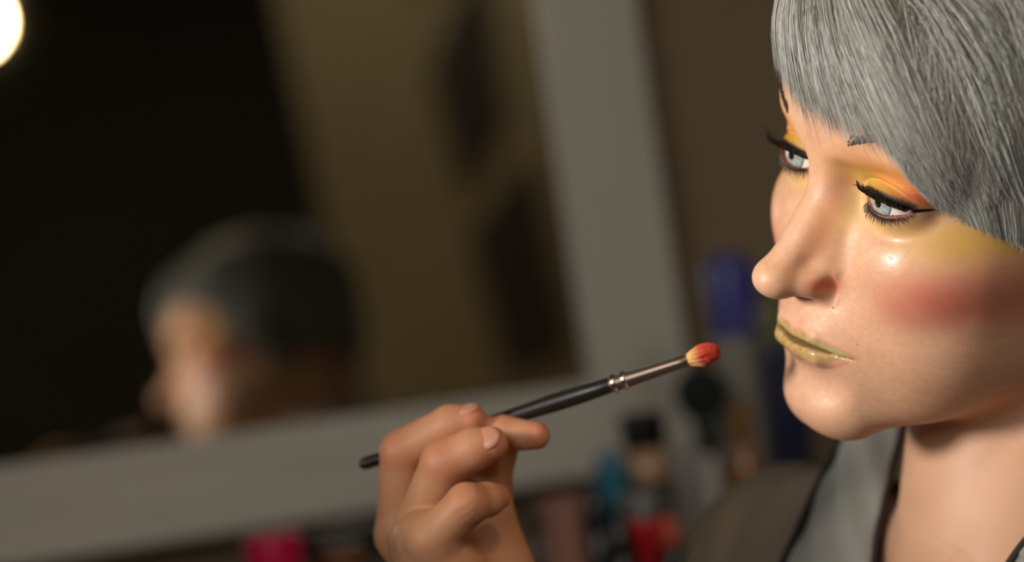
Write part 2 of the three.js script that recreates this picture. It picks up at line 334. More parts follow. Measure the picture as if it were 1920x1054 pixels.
  const roughMap = dataTexture(512, 512, (i, j, d, q) => {
    const X = X0 + (X1 - X0) * (i + 0.5) / 512, y = Y0 + (Y1 - Y0) * (j + 0.5) / 512, x = Math.abs(X);
    let r = y < -10.6 ? 0.5 : 0.5 + 0.12 * (noise3(X * 5, y * 5, 2) - 0.5) + 0.16 * (noise3(X * 14, y * 14, 5) - 0.5);
    r -= (0.12 + 0.14 * noise3(X * 20, y * 20, 8)) * blob(x, y, 4.2, -2.2, 1.1, 1.0);                                                       // dewy highlighter on the cheekbone
    r -= 0.12 * blob(x, y, 0, -4, 0.7, 0.7);
    if (x < 2.85 && y < lipTop(x) && y > lipLow(x)) r = 0.16 + 0.1 * (noise3(X * 14, y * 5, 5) - 0.5);
    d[q] = d[q + 1] = d[q + 2] = clamp(r * 255, 0, 255);
  });
  const pores = dataTexture(512, 512, (i, j, d, q) => {
    const P = (x, y, s) => { const X = Math.floor(x), Y = Math.floor(y); return hash3(((X % s) + s) % s, ((Y % s) + s) % s, 9); };
    const S = (f) => { const x = i / 512 * f, y = j / 512 * f, X = Math.floor(x), Y = Math.floor(y), a = x - X, b = y - Y, u = a * a * (3 - 2 * a), v = b * b * (3 - 2 * b);
      return (P(X, Y, f) * (1 - u) + P(X + 1, Y, f) * u) * (1 - v) + (P(X, Y + 1, f) * (1 - u) + P(X + 1, Y + 1, f) * u) * v; };
    d[q] = d[q + 1] = d[q + 2] = 255 * (0.5 * S(64) + 0.35 * S(128) + 0.15 * S(32));
  }, false, true);
  pores.channel = 1;
  const skinMat = phys(0xffffff, 1, { map: skinMap, roughnessMap: roughMap, bumpMap: pores, bumpScale: 0.00004, specularIntensity: 0.8, sheen: 0.15, sheenRoughness: 0.5, sheenColor: new THREE.Color(0.9, 0.6, 0.45) });
  const handMat = phys(0xffffff, 0.5, { vertexColors: true, specularIntensity: 0.7 });

  const headGeo = skin(personField, [8, -17, -121], [37, 19, -89], CELL);
  {
    const p = headGeo.attributes.position, uv = new Float32Array(p.count * 2), uv1 = new Float32Array(p.count * 2), col = new Float32Array(p.count * 3).fill(1);
    for (let i = 0; i < p.count; i++) { const h = inHead(p.getX(i), p.getY(i), p.getZ(i)); const even = sstep(-12.5, -10.5, h.y); uv1[2 * i] = Math.atan2(h.x, h.z + 2) * 4 * even; uv1[2 * i + 1] = (h.y + 11) / 2 * even; uv[2 * i] = (h.x - X0) / (X1 - X0); uv[2 * i + 1] = (h.y - Y0) / (Y1 - Y0); { const fold = (t, a, b) => { const w = b - a, m = (((t - a) % (2 * w)) + 2 * w) % (2 * w); return a + (m > w ? 2 * w - m : m); }; uv[2 * i] = (fold(h.x + ((h.z - 2) - h.x * 0.7) * sstep(-10.5, -13, h.y), -8.9, 8.9) - X0) / (X1 - X0); uv[2 * i + 1] = ((h.y > -11 ? h.y : fold(h.y, -13, -10.2)) - Y0) / (Y1 - Y0); } }
    headGeo.setAttribute('uv', new THREE.BufferAttribute(uv, 2)); headGeo.setAttribute('uv1', new THREE.BufferAttribute(uv1, 2)); headGeo.setAttribute('color', new THREE.BufferAttribute(col, 3));
  }
  const handGeo = skin(handField, [-8.5, -19, -110.5], [5, -3, -97], CELL * 1.1);
  const restGeo = skin((x, y, z) => y > -16 && x > 8 ? 5 : Math.min(bodyField(x, y, z), y < -17 ? 99 : 99), [-30, -125, -135], [60, -16, -50], 0.9);
  for (const g of [handGeo, restGeo]) {
    const p = g.attributes.position, col = new Float32Array(p.count * 3), hue = lin(194, 146, 110), pale = lin(203, 158, 127), base = new THREE.Color(), red = lin(192, 98, 72), k = new THREE.Color();
    for (let i = 0; i < p.count; i++) {
      const x = p.getX(i), y = p.getY(i), z = p.getZ(i);
      base.copy(hue).lerp(pale, sstep(5, 14, x)); let r = (g === handGeo ? 0.25 : 0.25 * sstep(14, 5, x)) * fbm(x * 1.3, y * 1.3, z * 1.3);
      if (g === handGeo) for (const n in FINGERS) for (const [j, w] of [[0, 0.35], [1, 0.7], [2, 0.45], [3, 0.85]]) { const q = FINGERS[n][j]; r = Math.max(r, w * Math.exp(-((Math.hypot(x - q[0], y - q[1], z - q[2]) / (q[3] * 1.15)) ** 4))); }
      k.copy(base).lerp(red, clamp(r, 0, 1)); col.set([k.r, k.g, k.b], i * 3);
    }
    g.setAttribute('color', new THREE.BufferAttribute(col, 3)); for (const n of ['uv', 'uv1']) g.setAttribute(n, new THREE.BufferAttribute(new Float32Array(p.count * 2), 2));
  }
  const bodyGeo = mergeGeometries([headGeo, mergeGeometries([handGeo, restGeo])], true);
  part('body', toB(bodyGeo), [skinMat, handMat], woman);

  // --- eyes
  for (const s of [-1, 1]) {
    const g = new THREE.SphereGeometry(EYE_R, 64, 160); g.rotateX(Math.PI / 2);                       // pole looks forward
    const p = g.attributes.position, col = new Float32Array(p.count * 3), k = new THREE.Color();
    for (let i = 0; i < p.count; i++) {
      const x = p.getX(i), y = p.getY(i), z = p.getZ(i), r = Math.hypot(x, y), a = Math.atan2(y, x);
      if (z < 0 || r > 0.64) { k.copy(lin(226, 218, 212)).lerp(lin(206, 150, 140), clamp(0.6 * sstep(0.7, 1.2, r) + 0.15 * noise3(x * 6, y * 6, z * 6), 0, 1)); }
      else if (r < 0.2) k.copy(lin(10, 10, 10));
      else {
        const f = noise3(Math.cos(a) * 9 + 20, Math.sin(a) * 9 + 20, r * 3), t = (r - 0.2) / 0.44;
        k.copy(lin(104, 116, 118)).lerp(lin(176, 188, 184), f).lerp(lin(168, 150, 110), 0.4 * sstep(0.3, 0, t)).lerp(lin(58, 70, 78), sstep(0.78, 1, t));
      }
      col.set([k.r, k.g, k.b], i * 3);
    }
    g.setAttribute('color', new THREE.BufferAttribute(col, 3)); g.scale(1.12, 1, 1); g.translate(EYE[0] * s, EYE[1], EYE[2]);
    part('eyeball', toH(g), phys(0xffffff, 0.25, { vertexColors: true, clearcoat: 1, clearcoatRoughness: 0.03 }), woman, 'pale grey-blue eye');
    // lashes
    const hairs = [], onLid = (u, v) => { const z2 = (EYE_R + 0.12) ** 2 - (u / 1.12) ** 2 - v * v; return V((EYE[0] + u) * s, EYE[1] + v, EYE[2] + Math.sqrt(Math.max(0.02, z2))); };
    for (let i = 0; i < 60; i++) {
      const u = -0.98 + 2.33 * (i + rr(-0.3, 0.3)) / 59, a = onLid(u, lidUp(clamp(u, -1.4, 1.4)) - 0.02), L = (0.55 + 0.4 * sstep(-1, 1.2, u)) * rr(0.85, 1.1), o = 0.28 * u * s;
      hairs.push([smoothLine([a, a.clone().add(V(o * 0.4, -0.02, 0.38 * L)), a.clone().add(V(o * 0.9, 0.2 * L, 0.72 * L)), a.clone().add(V(o * 1.3, 0.72 * L, 0.78 * L))], 7), t => 0.04 * (1 - t) ** 0.7 + 0.003]);
    }
    for (let i = 0; i < 64; i++) {
      const u = -0.95 + 2.25 * (i + rr(-0.4, 0.4)) / 63, a = onLid(u, lidLow(u) - 0.05), L = rr(0.22, 0.46), o = 0.12 * u * s + rr(-0.06, 0.06);
      hairs.push([smoothLine([a, a.clone().add(V(o * 0.5, -0.4 * L, 0.3 * L)), a.clone().add(V(o, -L, 0.35 * L))], 4), t => 0.021 * (1 - t) ** 0.7 + 0.002]);
    }
    part('eyelashes', toH(tubes(hairs)), std(lin(22, 20, 14), 0.45), woman, 'long black mascaraed lashes');
    // eyebrow hairs
    const brow = [];
    for (let i = 0; i < 170; i++) {
      const t = rnd(), bx = 2.15 + 3.0 * t, by = 2.38 + 0.62 * Math.sin(t * 2.2) + rr(-0.2, 0.2) * (1.1 - 0.8 * t), dir = V(0.35 + 0.5 * t, 0.5 - 0.65 * t, 0).multiplyScalar(rr(0.35, 0.6));
      const hit = (x, y) => { let z = 10.5; for (let k = 0; k < 40; k++) { const f = headField(x, y, z); if (f < 0.01) break; z -= f * 0.8; } return V(x * s, y, z + 0.02); };
      const a = hit(bx, by), b = hit(bx + dir.x * 0.5, by + dir.y * 0.5), c = hit(bx + dir.x, by + dir.y); b.z += 0.04; c.z += 0.05;
      brow.push([[a, b, c], q => 0.028 * (1 - q) + 0.004]);
    }
    part('eyebrow', toH(tubes(brow)), std(lin(44, 32, 24), 0.6), woman, 'dark brown eyebrow');
  }

  // --- hair: strands from a parting high on her right, swept over to her left
  const lite = (x, y, z) => { x = Math.abs(x); let d = ell(x, y, z, 0, 2.6, -1.2, 7.4, 8.9, 9.7); d = smin(d, ell(x, y, z, 0, 3.3, 3.6, 6.7, 5.2, 6.15), 1.5); d = smin(d, ell(x, y, z, 0, -2.8, 2.0, 6.2, 7.6, 6.5), 1.5); d = smin(d, ell(x, y, z, 3.9, -4.6, 2.2, 2.5, 4.2, 3.8), 2.0); return smin(d, cone(x, y, z, 0.9, 1.6, 8.15, 0.6, 4.3, 2.1, 6.75, 0.85), 1.6); };
  const EDGE = [[-3.2, -5], [-1.57, -6], [-1.15, -2.5], [-0.85, 2.2], [-0.5, 3.9], [-0.24, 3.75], [0.0, 2.9], [0.23, 2.75], [0.40, 2.65], [0.51, 2.0], [0.636, 0.4], [0.825, -0.6], [1.02, -1.25], [1.12, -1.8], [1.28, -2.6], [1.42, -5.2], [1.6, -6], [3.2, -5]];
  const edgeY = a => { for (let i = 1; i < EDGE.length; i++) if (a <= EDGE[i][0]) { const [p, q] = [EDGE[i - 1], EDGE[i]]; return p[1] + (q[1] - p[1]) * (a - p[0]) / (q[0] - p[0]); } return -5; };
  const lift = (y, a) => 0.3 + 1.5 * sstep(2.5, 8, y) + 0.7 * sstep(0.7, 1.5, Math.abs(a)) * sstep(4, -4, y);
  const grad = (p, e = 0.05) => V(lite(p.x + e, p.y, p.z) - lite(p.x - e, p.y, p.z), lite(p.x, p.y + e, p.z) - lite(p.x, p.y - e, p.z), lite(p.x, p.y, p.z + e) - lite(p.x, p.y, p.z - e)).divideScalar(2 * e);
  const settle = (p, off) => { for (let k = 0; k < 10; k++) { const d = off - lite(p.x, p.y, p.z); if (Math.abs(d) < 0.03) break; p.addScaledVector(grad(p).normalize(), d); } return p; };
  const tipAt = (a, y) => { const p = V(Math.sin(a) * 11, y, Math.cos(a) * 11); for (let k = 0; k < 14; k++) { const d = lite(p.x, p.y, p.z); const r = Math.hypot(p.x, p.z), m = Math.max(0.3, r - d * 0.8); p.x *= m / r; p.z *= m / r; } return p; };
  const strands = [];
  const lock = (a, q, deep, long) => {
    const y = edgeY(a) - long, tip = settle(tipAt(a, y), 0.28 + rr(0, 0.35) + (Math.abs(a) > 0.9 ? 0.5 : 0));
    const root = V(-4.4 + 2.2 * q + rr(-0.35, 0.35), 0, 6.6 - 11 * q); { let yy = 14; for (let k = 0; k < 30; k++) { const d = lite(root.x, yy, root.z); if (d < 0.02) break; yy -= d * 0.8; } root.y = yy; }
    settle(root, 0.1);
    const n = 12, pts = [], w1 = rr(0, 6), w2 = rr(0.01, 0.07);
    for (let i = 0; i <= n; i++) {
      const t = i / n, p = root.clone().lerp(tip, t);
      p.y += 3.2 * Math.sin(Math.PI * t) * (1 - 0.45 * t); p.z += 1.2 * Math.sin(Math.PI * t) * Math.cos(a);
      const off = t === 1 ? 0.3 : Math.min(0.15 + 4 * t, 1) * lift(p.y, a) * (1 - deep * 0.5);
      settle(p, off + 0.05);
      const cl = noise3(a * 9 + 50, t * 1.5, 3.3) - 0.5, c2 = noise3(a * 34 + 50, t * 1.5, 8.3) - 0.5;
      p.x += 0.5 * cl * t + w2 * Math.sin(w1 + t * 5) * t; p.y += 0.16 * c2 * t; p.z += 0.16 * c2 * t;
      pts.push(p);
    }
    for (let k = 0; k < 3; k++) for (let i = 1; i < n; i++) pts[i].multiplyScalar(2).add(pts[i - 1]).add(pts[i + 1]).multiplyScalar(0.25);
    if (a > 1.1 || a < -0.9) for (let i = 1; i < n; i++) settle(pts[i], Math.max(0.25, lift(pts[i].y, a) * (1 - deep * 0.5)) + 0.3 * (noise3(a * 9 + 50, i * 0.12, 3.3) - 0.3));
    const m = 0.55 * noise3(a * 22 + 80, q * 3, 1.7) + 0.45 * noise3(a * 75 + 80, q * 3, 1.7), m2 = rnd(), c = lin(180, 184, 178).lerp(lin(58, 58, 57), clamp(3.2 * (m - 0.42) + 0.35 * (m2 - 0.5), 0, 1)).lerp(m2 > 0.72 ? lin(226, 230, 226) : m2 > 0.5 ? lin(142, 168, 164) : lin(150, 122, 108), m2 > 0.72 ? 0.45 : 0.25);
    const R = rr(0.012, 0.026);
    strands.push([pts, t => R * (t < 0.75 ? 1 : 1 - 0.85 * (t - 0.75) / 0.25), [c.r, c.g, c.b]]);
  };
  for (let i = 0; i < 8000; i++) { const a = -0.42 + 1.85 * rnd() ** 0.9, q = clamp(0.03 + 0.05 * (a + 0.42) + 0.5 * sstep(0.5, 1.45, a) + rr(-0.025, 0.025), 0, 1); lock(a, q, rnd() ** 2, rnd() < 0.05 ? rr(0, 0.3) : -(rnd() ** 1.4) * (a < 0.5 ? 4 : 2)); }
  for (let i = 0; i < 3800; i++) { const a = 0.5 + 1.05 * rnd(); lock(a, rr(0.04, 0.85), rr(0.3, 0.8), -(rnd() ** 1.5) * 3); }
  for (let i = 0; i < 2200; i++) { const a = 0.45 + 1.0 * rnd(); lock(a, clamp(0.07 + 0.5 * sstep(0.5, 1.45, a) + rr(-0.06, 0.06), 0, 1), rnd() ** 2, -(rnd() ** 1.5) * 2.5); }
  for (let i = 0; i < 26; i++) lock(rr(0.0, 0.5), 0.05 + rr(-0.02, 0.02), 0, rr(0.1, 0.9));
  for (let i = 0; i < 2800; i++) { const a = 1.3 + 1.85 * rnd(); lock(a, clamp(0.5 + 0.3 * (a - 1.3) + rr(-0.25, 0.25), 0, 1.05), 0.6 * rnd(), -rnd() * 1.2); }
  for (let i = 0; i < 2400; i++) { const a = -0.3 - 2.9 * rnd(); lock(a, clamp(0.1 + 0.28 * -a + rr(-0.15, 0.15), 0, 1), rnd(), -(rnd() ** 2) * 2); }
  part('hair', toH(tubes(strands)), phys(0xffffff, 0.32, { vertexColors: true, specularIntensity: 0.8 }), woman, 'silver-grey hair, fringe swept to one side');
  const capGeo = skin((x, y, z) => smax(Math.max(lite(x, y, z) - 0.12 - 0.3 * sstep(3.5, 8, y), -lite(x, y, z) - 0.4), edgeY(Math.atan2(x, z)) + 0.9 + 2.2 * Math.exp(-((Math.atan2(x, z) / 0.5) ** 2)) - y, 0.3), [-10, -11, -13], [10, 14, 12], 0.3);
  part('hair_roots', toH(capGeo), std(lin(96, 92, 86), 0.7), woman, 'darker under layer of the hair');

  // --- nails of the fingers that show them: on the last joint, along the finger, facing away from the palm
  for (const [n, face] of [['index', V(-0.15, 1, 0.25)], ['middle', V(-0.1, 0.55, 0.85)]]) {
    const [a, b] = [FINGERS[n][2], FINGERS[n][3]], ax = V(b[0] - a[0], b[1] - a[1], b[2] - a[2]).normalize(), f = face.clone().addScaledVector(ax, -face.dot(ax)).normalize(), sd = V().crossVectors(f, ax);
    const g = new THREE.SphereGeometry(1, 24, 16); g.scale(b[3] * 0.74, b[3] * 0.3, 0.6);
    g.applyMatrix4(new THREE.Matrix4().makeBasis(sd, f, ax).setPosition(b[0] + f.x * b[3] * 0.74 + ax.x * 0.0, b[1] + f.y * b[3] * 0.74 + ax.y * 0.0, b[2] + f.z * b[3] * 0.74 + ax.z * 0.0));
    part('fingernail', toB(g), phys(lin(194, 138, 114), 0.35), woman);
  }

  // --- jacket, its broad grey collar and the black edging
  const jac = (x, y, z) => {
    const a = (x - NB.x) * LD.x + (y - NB.y) * LD.y + (z - NB.z) * LD.z, f = (x - NB.x) * FD.x + (z - NB.z) * FD.z;
    const fold = 0.12 * Math.sin(a * 1.3 + 1.5 * Math.sin(y * 0.25)) + 0.08 * Math.sin(a * 2.3 + y * 0.5);
    const opening = f > -5 ? Math.max(-9.5 - a, a - 11.5) : Math.max(-5 - a, a - 5, -12 - y);
    return smax(bodyField(x, y, z) - 1.0 - fold, Math.max(-opening * 0.8 - 0, y > -34 && x < 9 - (y + 34) * 0.2 && x < 2 ? 3 : -9), 0.3);
  };
  const jacketGeo = skin((x, y, z) => { const w = (y + 40) * 0.25; return Math.max(jac(x, y, z), -(bodyField(x, y, z) - 0.05), -62 - y, 3.0 - x - w * 0.0); }, [-2, -64, -130], [48, -3, -86], 0.4);
  part('jacket', toB(jacketGeo), std(lin(126, 114, 98), 0.9), woman, 'taupe jacket slipping off the shoulders');
  const ribbon = (rows, thick) => {                                                                   // rows of [right edge, left edge]
    const A = new THREE.CatmullRomCurve3(rows.map(r => r[0])), B = new THREE.CatmullRomCurve3(rows.map(r => r[1])), n = 60, m = 14, pos = [], idx = [], side = (n + 1) * (m + 1);
    const P = (i, j) => A.getPoint(i / n).lerp(B.getPoint(i / n), j / m);
    for (const s of [1, -1]) for (let i = 0; i <= n; i++) for (let j = 0; j <= m; j++) {
      const p = P(i, j), nn = V().crossVectors(P(Math.min(n, i + 1), j).sub(P(Math.max(0, i - 1), j)), P(i, m).sub(P(i, 0))).normalize(); if (nn.z < 0) nn.negate();
      p.addScaledVector(nn, 0.9 * Math.sin(Math.PI * j / m) + 0.12 * Math.sin(i * 0.7 + j) + s * thick / 2); pos.push(p.x, p.y, p.z);
    }
    const q = (a, b, c, d) => idx.push(a, b, c, a, c, d);
    for (let i = 0; i < n; i++) for (let j = 0; j < m; j++) { const o = i * (m + 1) + j; q(o, o + 1, o + m + 2, o + m + 1); q(side + o, side + o + m + 1, side + o + m + 2, side + o + 1); }
    for (let i = 0; i < n; i++) { const o = i * (m + 1); q(o, o + m + 1, side + o + m + 1, side + o); const e = o + m; q(e, side + e, side + e + m + 1, e + m + 1); }
    const g = new THREE.BufferGeometry(); g.setAttribute('position', new THREE.Float32BufferAttribute(pos, 3)); g.setIndex(idx); g.computeVertexNormals();
    return g;
  };
  const S = spot, rowsR = [[S(1900, 700, 119), S(1880, 650, 121.5)], [S(1790, 700, 117.5), S(1730, 680, 120)], [S(1712, 740, 114), S(1622, 745, 116.5)], [S(1692, 806, 113.2), S(1592, 815, 116)], [S(1668, 900, 111.7), S(1550, 900, 115)], [S(1645, 1000, 110), S(1506, 1000, 113.6)], [S(1630, 1100, 108.5), S(1462, 1100, 112)], [S(1600, 1300, 106), S(1400, 1300, 109)], [S(1560, 1700, 100), S(1380, 1700, 102)], [S(1540, 2300, 95.5), S(1400, 2300, 96)]];
  const rowsL = [[S(1960, 740, 116), S(2000, 680, 119)], [S(2090, 800, 108), S(2180, 760, 110)], [S(2070, 870, 100.5), S(2190, 850, 102.5)], [S(2010, 930, 96.5), S(2120, 930, 98)], [S(1945, 990, 95.5), S(2080, 980, 97)], [S(1890, 1060, 95), S(2040, 1060, 96.5)], [S(1830, 1200, 95), S(2000, 1200, 96)], [S(1790, 1400, 96), S(1950, 1400, 97)], [S(1770, 1800, 95), S(1920, 1800, 95.5)], [S(1740, 2300, 93), S(1880, 2300, 93)]];
  const grey = std(lin(150, 153, 146), 0.85), black = std(lin(16, 16, 16), 0.7);
  for (const rows of [rowsR, rowsL]) {
    const c = part('collar', toB(ribbon(rows, 0.3)), grey, woman, 'broad grey collar');
    part('collar_edging', toB(tubes([[smoothLine(rows.map(r => r[1].clone().add(V(-0.15, 0, 0.1))), 40), () => 0.34]], 10)), black, c, 'black edging of the collar');
    part('collar_piping', toB(tubes([[smoothLine(rows.map(r => r[0].clone()), 40), () => 0.17]], 8)), std(lin(48, 40, 36), 0.8), c, 'thin dark piping');
  }
}
// ------------------------------------------------------------------ the brush in her hand
{
  const a = spot(676, 872, 106.9), b = spot(1349, 656, 102.6), L = a.distanceTo(b);
  const brush = thing('makeup_brush', 'slim black-handled makeup brush with coral-red tip held between the fingers', 'brush', a.clone().applyMatrix4(BODY));
  brush.quaternion.setFromUnitVectors(V(0, 1, 0), b.clone().sub(a).transformDirection(BODY));
  const lathe = (pts, n = 32) => new THREE.LatheGeometry(pts.map(([r, y]) => new THREE.Vector2(r / 100, y / 100)), n);
  const h = 0.705 * L, f = 0.915 * L;
  part('handle', lathe([[0, -0.05], [0.16, 0], [0.25, 0.1], [0.28, 0.3], [0.28, 0.2 * L], [0.33, 0.42 * L], [0.4, 0.55 * L], [0.4, 0.62 * L], [0.34, h], [0, h]]), phys(lin(30, 28, 26), 0.32, { clearcoat: 0.5, clearcoatRoughness: 0.25 }), brush, 'black lacquered handle');
  const metal = std(lin(142, 124, 112), 0.3, { metalness: 0.9 });
  const ferrule = part('ferrule', lathe([[0.33, h - 0.05], [0.33, h + 0.1], [0.34, h + 0.9], [0.31, h + 1.4], [0.27, f - 0.6], [0.25, f + 0.1], [0, f + 0.1]]), metal, brush, 'copper-tinted metal ferrule');
  for (const y of [h + 0.18, h + 0.66]) part('crimp_ring', new THREE.TorusGeometry(0.0032, 0.0010, 12, 32).rotateX(Math.PI / 2).translate(0, y / 100, 0), std(lin(225, 222, 215), 0.12, { metalness: 1 }), ferrule, 'bright crimped ring');
  // bristles: pale at the ferrule, red with pigment at the tip
  const hairs = [], e = L - f;
  for (let i = 0; i < 900; i++) {
    const r = Math.sqrt(rnd()), ang = rr(0, 6.283), c = Math.cos(ang) * r, s = Math.sin(ang) * r, len = e * (1.0 - 0.34 * r ** 4) * rr(0.95, 1.02), pts = [], red = rr(0.25, 0.4);
    for (let k = 0; k <= 6; k++) { const t = k / 6, w = 0.23 + 0.3 * Math.sin(Math.min(1, t * len / e * 1.5) * 1.45) - 0.1 * sstep(0.65, 1.05, t); pts.push(V(c * w, f + t * len, s * w).multiplyScalar(0.01)); }
    hairs.push([pts, t => 0.00022 * (1 - 0.6 * t), null, red]);
  }
  const g = tubes(hairs.map(([p, r]) => [p, r, [1, 1, 1]])), p = g.attributes.position, col = g.attributes.color, k = new THREE.Color();
  for (let i = 0; i < p.count; i++) { const t = (p.getY(i) * 100 - f) / e, n = noise3(p.getX(i) * 900, p.getY(i) * 500, p.getZ(i) * 900); k.copy(lin(206, 160, 98)).lerp(lin(196, 62, 42), sstep(0.26, 0.5, t + 0.25 * (n - 0.5))); col.setXYZ(i, k.r, k.g, k.b); }
  part('bristles', g, std(0xffffff, 0.6, { vertexColors: true }), brush, 'pale bristles stained coral red');
}
// ------------------------------------------------------------------ the room: its axes follow the mirror wall
const W = p => p.clone().applyMatrix4(BODY);                                                        // body cm -> world
const MN = V(0.292928, 0.077902, 0.952956), MM = V(-2.6615, -0.8128, -180), MU = V(0.946001, 0.121111, -0.300690), MV = V(-0.138838, 0.989577, -0.038219);
const nW = MN.clone().transformDirection(BODY), uW = MU.clone().transformDirection(BODY), vW = MV.clone().transformDirection(BODY), mW = W(MM);
const YAW = Math.atan2(nW.x, nW.z), RZ = V(Math.sin(YAW), 0, Math.cos(YAW)), RX = V(Math.cos(YAW), 0, -Math.sin(YAW));
const room = (x, y, z) => V(mW.x, 0, mW.z).addScaledVector(RX, x).addScaledVector(RZ, z).setY(y);  // along the wall, height, out from the wall
const behind = (px, py, depth) => { const p = spot(px, py, depth * 100), k = 2 * p.clone().sub(MM).dot(MN); return W(p.addScaledVector(MN, -k)); };   // the thing whose mirror image is seen there
const grain = (f, a, b, seedZ) => dataTexture(256, 256, (i, j, d, q) => { const n = fbm(i / 256 * f, j / 256 * f, seedZ) + 0.25 * (hash3(i, j, 5) - 0.5), k = clamp(n, 0, 1); for (let c = 0; c < 3; c++) d[q + c] = a[c] + (b[c] - a[c]) * k; }, true, true);
const WALL_Z = -0.07, ROOM = { x0: -2.6, x1: 1.9, z1: 4.2, h: 2.6 };
function structure(name, geo, mat, pos) { const m = part(name, geo, mat, scene); m.position.copy(pos); m.rotation.y = YAW; m.userData.kind = 'structure'; return m; }
{
  const wx = ROOM.x1 - ROOM.x0, cx = (ROOM.x0 + ROOM.x1) / 2, cz = (WALL_Z + ROOM.z1) / 2, dz = ROOM.z1 - WALL_Z, t = 0.12;
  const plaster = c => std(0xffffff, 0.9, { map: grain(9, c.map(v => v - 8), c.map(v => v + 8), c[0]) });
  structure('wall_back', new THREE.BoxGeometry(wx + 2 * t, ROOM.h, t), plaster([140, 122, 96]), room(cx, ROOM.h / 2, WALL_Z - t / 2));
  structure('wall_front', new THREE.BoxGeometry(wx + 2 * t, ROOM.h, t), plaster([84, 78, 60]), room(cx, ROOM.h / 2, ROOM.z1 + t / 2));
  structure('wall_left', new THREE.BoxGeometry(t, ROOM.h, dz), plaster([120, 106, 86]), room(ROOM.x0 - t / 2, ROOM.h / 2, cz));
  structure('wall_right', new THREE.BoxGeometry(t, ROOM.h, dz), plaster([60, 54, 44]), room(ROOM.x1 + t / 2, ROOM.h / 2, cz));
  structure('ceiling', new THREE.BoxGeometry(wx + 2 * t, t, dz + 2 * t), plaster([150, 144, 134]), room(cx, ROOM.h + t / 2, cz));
  structure('floor', new THREE.BoxGeometry(wx + 2 * t, t, dz + 2 * t), std(0xffffff, 0.6, { map: grain(14, [70, 52, 38], [96, 74, 54], 4) }), room(cx, -t / 2, cz));
}
// --- the mirror, leaning a little on the wall, its posts standing on the table
const TABLE_Y = 0.88;
{
  const foot = MM.clone().addScaledVector(MU, -23).addScaledVector(MV, -26.3), base = W(foot); base.y = TABLE_Y;
  const mirror = thing('mirror', 'large vanity mirror in a broad white frame behind the brush', 'mirror', base);
  const M4 = new THREE.Matrix4().makeBasis(uW, vW, nW).setPosition(mW.clone().sub(base));
  const slab = (u0, u1, v0, v1, n0, n1, r = 0.3) => { const g = new RoundedBoxGeometry((u1 - u0) / 100, (v1 - v0) / 100, (n1 - n0) / 100, 3, r / 100); g.translate((u0 + u1) / 200, (v0 + v1) / 200, (n0 + n1) / 200); return g.applyMatrix4(M4); };
  const white = phys(0xffffff, 0.45, { map: grain(6, [196, 192, 182], [214, 210, 202], 8) });
  const bottom = (base.y - mW.y) * 100 / vW.y + 0.25;
  part('stile', slab(8.3, 15.7, bottom, 50, -2, 0.6), white, mirror); part('stile', slab(-62, -54.6, bottom, 50, -2, 0.6), white, mirror);
  part('bottom_rail', slab(-54.6, 8.3, -14.8, -7.8, -2, 0.5), white, mirror); part('top_rail', slab(-54.6, 8.3, 42.6, 50, -2, 0.5), white, mirror);
  part('mirror_glass', slab(-55, 8.7, -8.2, 43, -1.4, -0.8, 0.05), std(lin(216, 216, 208), 0.02, { metalness: 1 }), mirror, 'dark reflecting glass');
  part('backing', slab(-55, 8.7, -8.2, 43, -2.6, -1.45, 0.05), std(lin(60, 50, 40), 0.9), mirror);
}
// --- dressing table
{
  const t = thing('dressing_table', 'white dressing table under the mirror', 'table', room(-0.15, 0, 0.18));
  t.rotation.y = YAW;
  const white = std(lin(206, 202, 194), 0.5);
  part('tabletop', new RoundedBoxGeometry(1.7, 0.03, 0.48, 3, 0.006).translate(0, TABLE_Y - 0.015, 0), white, t);
  part('apron', new THREE.BoxGeometry(1.6, 0.12, 0.4).translate(0, TABLE_Y - 0.09, 0), white, t);
  for (const x of [-0.79, 0.79]) for (const z of [-0.19, 0.19]) part('leg', new THREE.CylinderGeometry(0.028, 0.018, TABLE_Y - 0.15, 16).translate(x, (TABLE_Y - 0.15) / 2, z), white, t);
}
// --- stool
{
  const s = thing('stool', 'round padded stool the woman sits on', 'stool', W(V(28.5, -64, -108)).setY(0));
  part('seat', new THREE.LatheGeometry([[0, 0], [0.17, 0], [0.185, 0.015], [0.185, 0.045], [0.165, 0.06], [0, 0.065]].map(p => new THREE.Vector2(p[0], p[1])), 40).translate(0, 0.298, 0), std(lin(60, 52, 48), 0.8), s);
  for (let k = 0; k < 4; k++) part('leg', tubes([[[V(0.1, 0.31, 0), V(0.17, 0, 0)].map(p => p.applyAxisAngle(V(0, 1, 0), k * Math.PI / 2 + 0.4)), () => 0.014]], 10), std(lin(90, 70, 50), 0.6), s);
}
